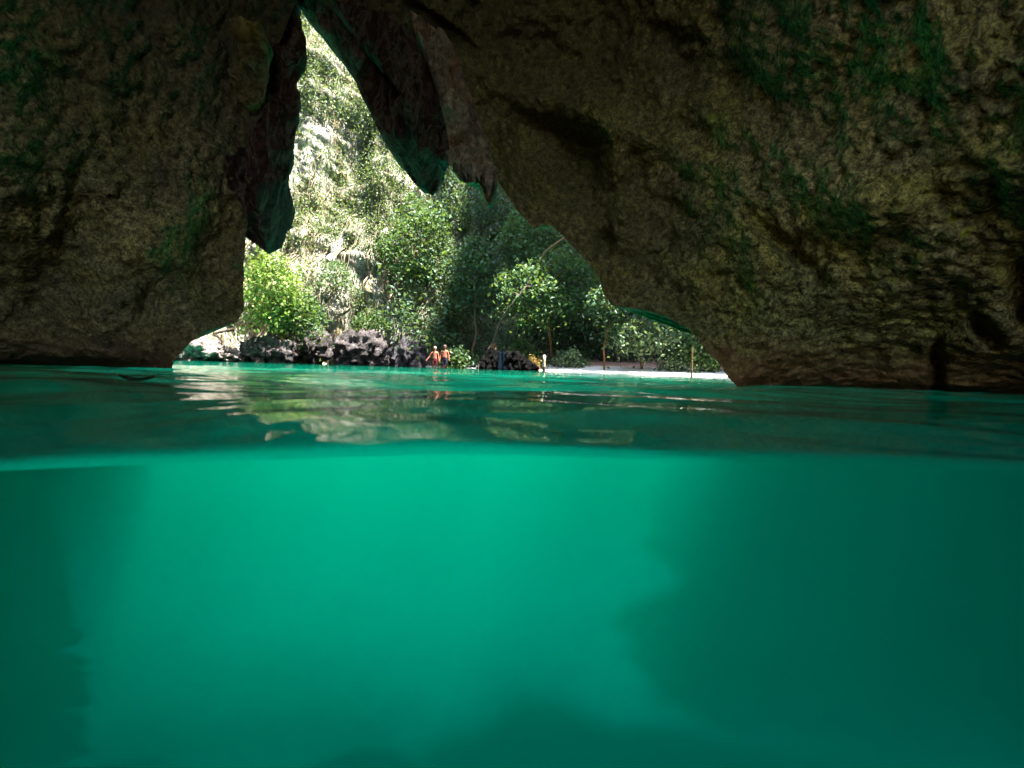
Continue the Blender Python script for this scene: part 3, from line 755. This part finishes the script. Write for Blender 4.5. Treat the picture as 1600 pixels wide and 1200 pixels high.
# wooden post
x = gx(850, 30.8); z = min(gz(x, 30.8), 0.0)
t_ = thing('wooden_post', 'short pale wooden post with a wet dark foot at the water edge', 'post', (x, 30.8, z))
v, f = tube([(0, 0, .35), (0, 0, .7), (.01, 0, 1.0), (.01, 0, 1.06)], [.085, .08, .09, .03], 8); mk('post_top', v, f, WOOD, t_)
v, f = tube([(0, 0, -.15), (0, 0, .36)], [.095, .09], 8); mk('post_foot', v, f, WOOD_D, t_)

# ------------------------------------------------------------------ boulders
def boulder(name, label, px, Y, rx, ry, rz, m, seed, zc=0, group=None, rough=.28, x=None):
    import bmesh as bm_
    b = bm_.new(); bm_.ops.create_icosphere(b, subdivisions=5, radius=1)
    co = np.array([v.co[:] for v in b.verts])
    d = fbm(co * 1.2 + seed, 4, seed) * rough * 1.2 + (.25 - np.abs(fbm(co * [2.6, 2.6, 1.2] + seed * 2, 5, seed + 5, .62))) * rough * 1.3 + (worley(co * [2.4, 2.4, 1.3] + seed, seed) - .5) * rough * .9
    co2 = co * (1 + d)[:, None] * [rx, ry, rz]
    for v, c in zip(b.verts, co2): v.co = c
    me = bpy.data.meshes.new(name); b.to_mesh(me); b.free(); me.materials.append(m)
    me.polygons.foreach_set('use_smooth', np.ones(len(me.polygons), bool))
    o = bpy.data.objects.new(name, me); sc.collection.objects.link(o)
    x = gx(px, Y) if x is None else x
    o.location = (x, Y, zc)
    return tag(o, label, 'rock', group)
boulder('boulder', 'black rounded boulder left of the leaning trunk, rising from the water', 768, 31.6, .85, .8, .95, DARKB, 2, .1)
boulder('boulder', 'larger black boulder right of the leaning trunk', 806, 31.4, .95, .8, 1.1, DARKB, 3, .15)
boulder('boulder', 'small dark rock awash at the right foot of the black boulders', 833, 30.8, .36, .4, .32, DARKB, 5, .08)
boulder('boulder', 'ochre brown rock behind the left black boulder', 770, 32.8, .75, .6, 1.35, OCHREB, 8, .1)
boulder('boulder', 'white wedge shaped boulder at the far left end of the beach', 310, 27.8, 1.35, 1.1, .85, PALE, 11, .35)
boulder('boulder', 'pale rock ledge just right of the white wedge boulder', 345, 28.5, 1.2, 1.0, .6, PALE, 12, .2)
boulder('boulder', 'grey boulder at the foot of the cliff below the yellow green tree', 408, 29, 1.4, 1.0, 1.1, GREYB, 13, .4)
boulder('boulder', 'highest grey rock in the middle of the cliff foot below the hanging roots', 480, 33, 1.3, 1.0, 1.45, GREYB, 14, .8)
boulder('boulder', 'rough low grey rock with dark cracks between the highest rock and the bathers', 560, 35, 1.6, 1.1, 1.3, GREYB, 15, .7)
boulder('boulder', 'dark grey rock at the cliff foot left of the two bathers', 635, 36, 1.4, 1.0, 1.5, boulder_mat('slate_boulder', (.16, .14, .15), (.07, .065, .07)), 16, .4)
# blue grey cloth draped between the dark boulders
P = np.zeros((14, 24, 3))
for i in range(14):
    for j in range(24):
        s, q = i / 13 - .5, j / 23
        P[i, j] = (s * (.42 + .3 * q) + .12 * q, -.05 * math.sin(i * .9 + q) - .35 * q, 1.05 * (1 - q) + .03 * math.sin(i * 2.1))
base = np.array([gx(784, 31.0), 31.0, 0.0])
o = mk('cloth', P.reshape(-1, 3), gridfaces(14, 24), CLOTH, loc=base)
sm = o.modifiers.new('thick', 'SOLIDIFY'); sm.thickness = .015
tag(o, 'blue grey cloth hanging between the two black boulders', 'cloth')
# driftwood stick
a = at(747, 563, 31.2)
v, f = tube([(0, 0, -.12), (.05, 0, .15), (.14, 0, .42)], [.03, .028, .02], 6)
tag(mk('driftwood', v, f, WOOD, loc=(a[0], 31.2, 0.02)), 'short bleached stick leaning out of the water left of the black boulders', 'driftwood')

# ------------------------------------------------------------------ people
def skin_mesh(name, verts, edges, radii, m, parent, sub=2):
    me = bpy.data.meshes.new(name); me.from_pydata(verts, edges, [])
    o = bpy.data.objects.new(name, me); sc.collection.objects.link(o)
    md = o.modifiers.new('s', 'SKIN'); md.use_smooth_shade = True
    for i, rr_ in enumerate(radii):
        me.skin_vertices[0].data[i].radius = rr_ if isinstance(rr_, tuple) else (rr_, rr_)
    me.skin_vertices[0].data[0].use_root = True
    s2 = o.modifiers.new('u', 'SUBSURF'); s2.levels = sub; s2.render_levels = sub
    dg = bpy.context.evaluated_depsgraph_get()
    me2 = bpy.data.meshes.new_from_object(o.evaluated_get(dg))
    o.modifiers.clear(); o.data = me2; me2.materials.clear(); me2.materials.append(m)
    me2.polygons.foreach_set('use_smooth', np.ones(len(me2.polygons), bool))
    o.parent = parent; return o
def lathe(profile, nseg=18, sx=1, sy=1):
    V = []
    for r_, z_ in profile:
        for k in range(nseg):
            c = 2 * math.pi * k / nseg; V.append((r_ * math.cos(c) * sx, r_ * math.sin(c) * sy, z_))
    Fc = [(i * nseg + k, i * nseg + (k + 1) % nseg, (i + 1) * nseg + (k + 1) % nseg, (i + 1) * nseg + k) for i in range(len(profile) - 1) for k in range(nseg)]
    return np.array(V), np.array(Fc)
def person(label, px, Y, H, skinm, hairm, shortm, armout, stride, belly):
    x = gx(px, Y); o = thing('person', label, 'person', (x, Y, -.42), 0)
    s = H / 1.78
    # body facing the camera (-Y)
    vs_ = [(0, 0, .95), (0, 0, 1.12), (0, .01, 1.28), (0, .02, 1.42), (0, .01, 1.52), (0, -.01, 1.60), (0, -.015, 1.70), (0, 0, 1.76),
           (.10, 0, .90), (.11, -.05 * stride, .50), (.11, .03, .09), (.12, -.12, .03),
           (-.10, 0, .90), (-.11, .10 * stride, .50), (-.11, .16 * stride, .09), (-.12, .16 * stride - .13, .03),
           (.18, .01, 1.44), (.24 + armout[1] * .1, .0, 1.17), (.25 + armout[1] * .35, -.06, .92), (.25 + armout[1] * .42, -.08, .82),
           (-.18, .01, 1.44), (-.24 - armout[0] * .1, .0, 1.17), (-.25 - armout[0] * .35, -.06, .92), (-.25 - armout[0] * .42, -.08, .82)]
    ed = [(0, 1), (1, 2), (2, 3), (3, 4), (4, 5), (5, 6), (6, 7), (0, 8), (8, 9), (9, 10), (10, 11), (0, 12), (12, 13), (13, 14), (14, 15),
          (3, 16), (16, 17), (17, 18), (18, 19), (3, 20), (20, 21), (21, 22), (22, 23)]
    ra = [(.15, .11), (.145 + belly, .11 + belly), (.16, .11), (.15, .09), .058, .07, .095, .06,
          .092, .06, .04, .04, .092, .06, .04, .04, .06, .044, .032, .035, .06, .044, .032, .035]
    body = skin_mesh('body', [tuple(c * s for c in v) for v in vs_], ed, [tuple(q * s for q in r_) if isinstance(r_, tuple) else r_ * s for r_ in ra], skinm, o)
    hv, hf = lathe([(.102, 1.66), (.112, 1.72), (.104, 1.79), (.07, 1.835), (.002, 1.85)], 16, .92, 1.0)
    hv[:, 1] += .02; mk('hair', hv * s, hf, hairm, o)
    a, fa = lathe([(.178 + belly * .6, 1.03), (.185, .96), (.19, .88)], 20, 1, .78)
    l1, f1 = lathe([(.105, .90), (.115, .78), (.12, .62)], 14); l1[:, 0] += .10
    l2, f2 = lathe([(.105, .90), (.115, .78), (.12, .62)], 14); l2[:, 0] -= .10
    v, f = join([(a, fa), (l1, f1), (l2, f2)])
    mk('shorts', v * s, f, shortm, o)
    return o
person('shorter wading bather in dark red shorts, one arm held out, left of the pair', 679, 33.0, 1.70, SKIN, HAIR, SHORTS_R, (.75, .15), .8, .0)
person('taller wading bather in navy shorts, arms hanging, right of the pair', 694.5, 33.4, 1.83, SKIN2, HAIR2, SHORTS_N, (.12, .12), .5, .02)

# ------------------------------------------------------------------ floating leaf litter
a = at(213, 609, 2.6)
rs = np.random.RandomState(8)
Y0 = 2.35; x0_ = float(at(213, 609, Y0)[0])
z0_ = float(wave(np.array([x0_]), np.array([Y0]))[0])
t_ = thing('floating_leaf', 'dark curled leaf floating on the green water near the left wall', 'leaf', (x0_, Y0, z0_ + .004))
pts = []
nL = 16
for i in range(nL):
    q = i / (nL - 1); wd = .045 * math.sin(math.pi * min(1, q * 1.02 + .01)) + .002
    for j in range(5):
        s = j / 4 - .5; pts.append(((q - .5) * .17, s * 2 * wd, .012 * abs(s) * 2 + .02 * (q - .5) ** 2 * 4 - .002))
mk('blade', np.array(pts), gridfaces(nL, 5), plain('wet_leaf', (.05, .04, .015), .4), t_)
v, f = tube([(-.085, 0, .018), (-.10, .01, .03), (-.12, .015, .034)], [.003, .0025, .002], 5)
mk('stalk', v, f, plain('leaf_stalk', (.25, .2, .08), .6), t_)
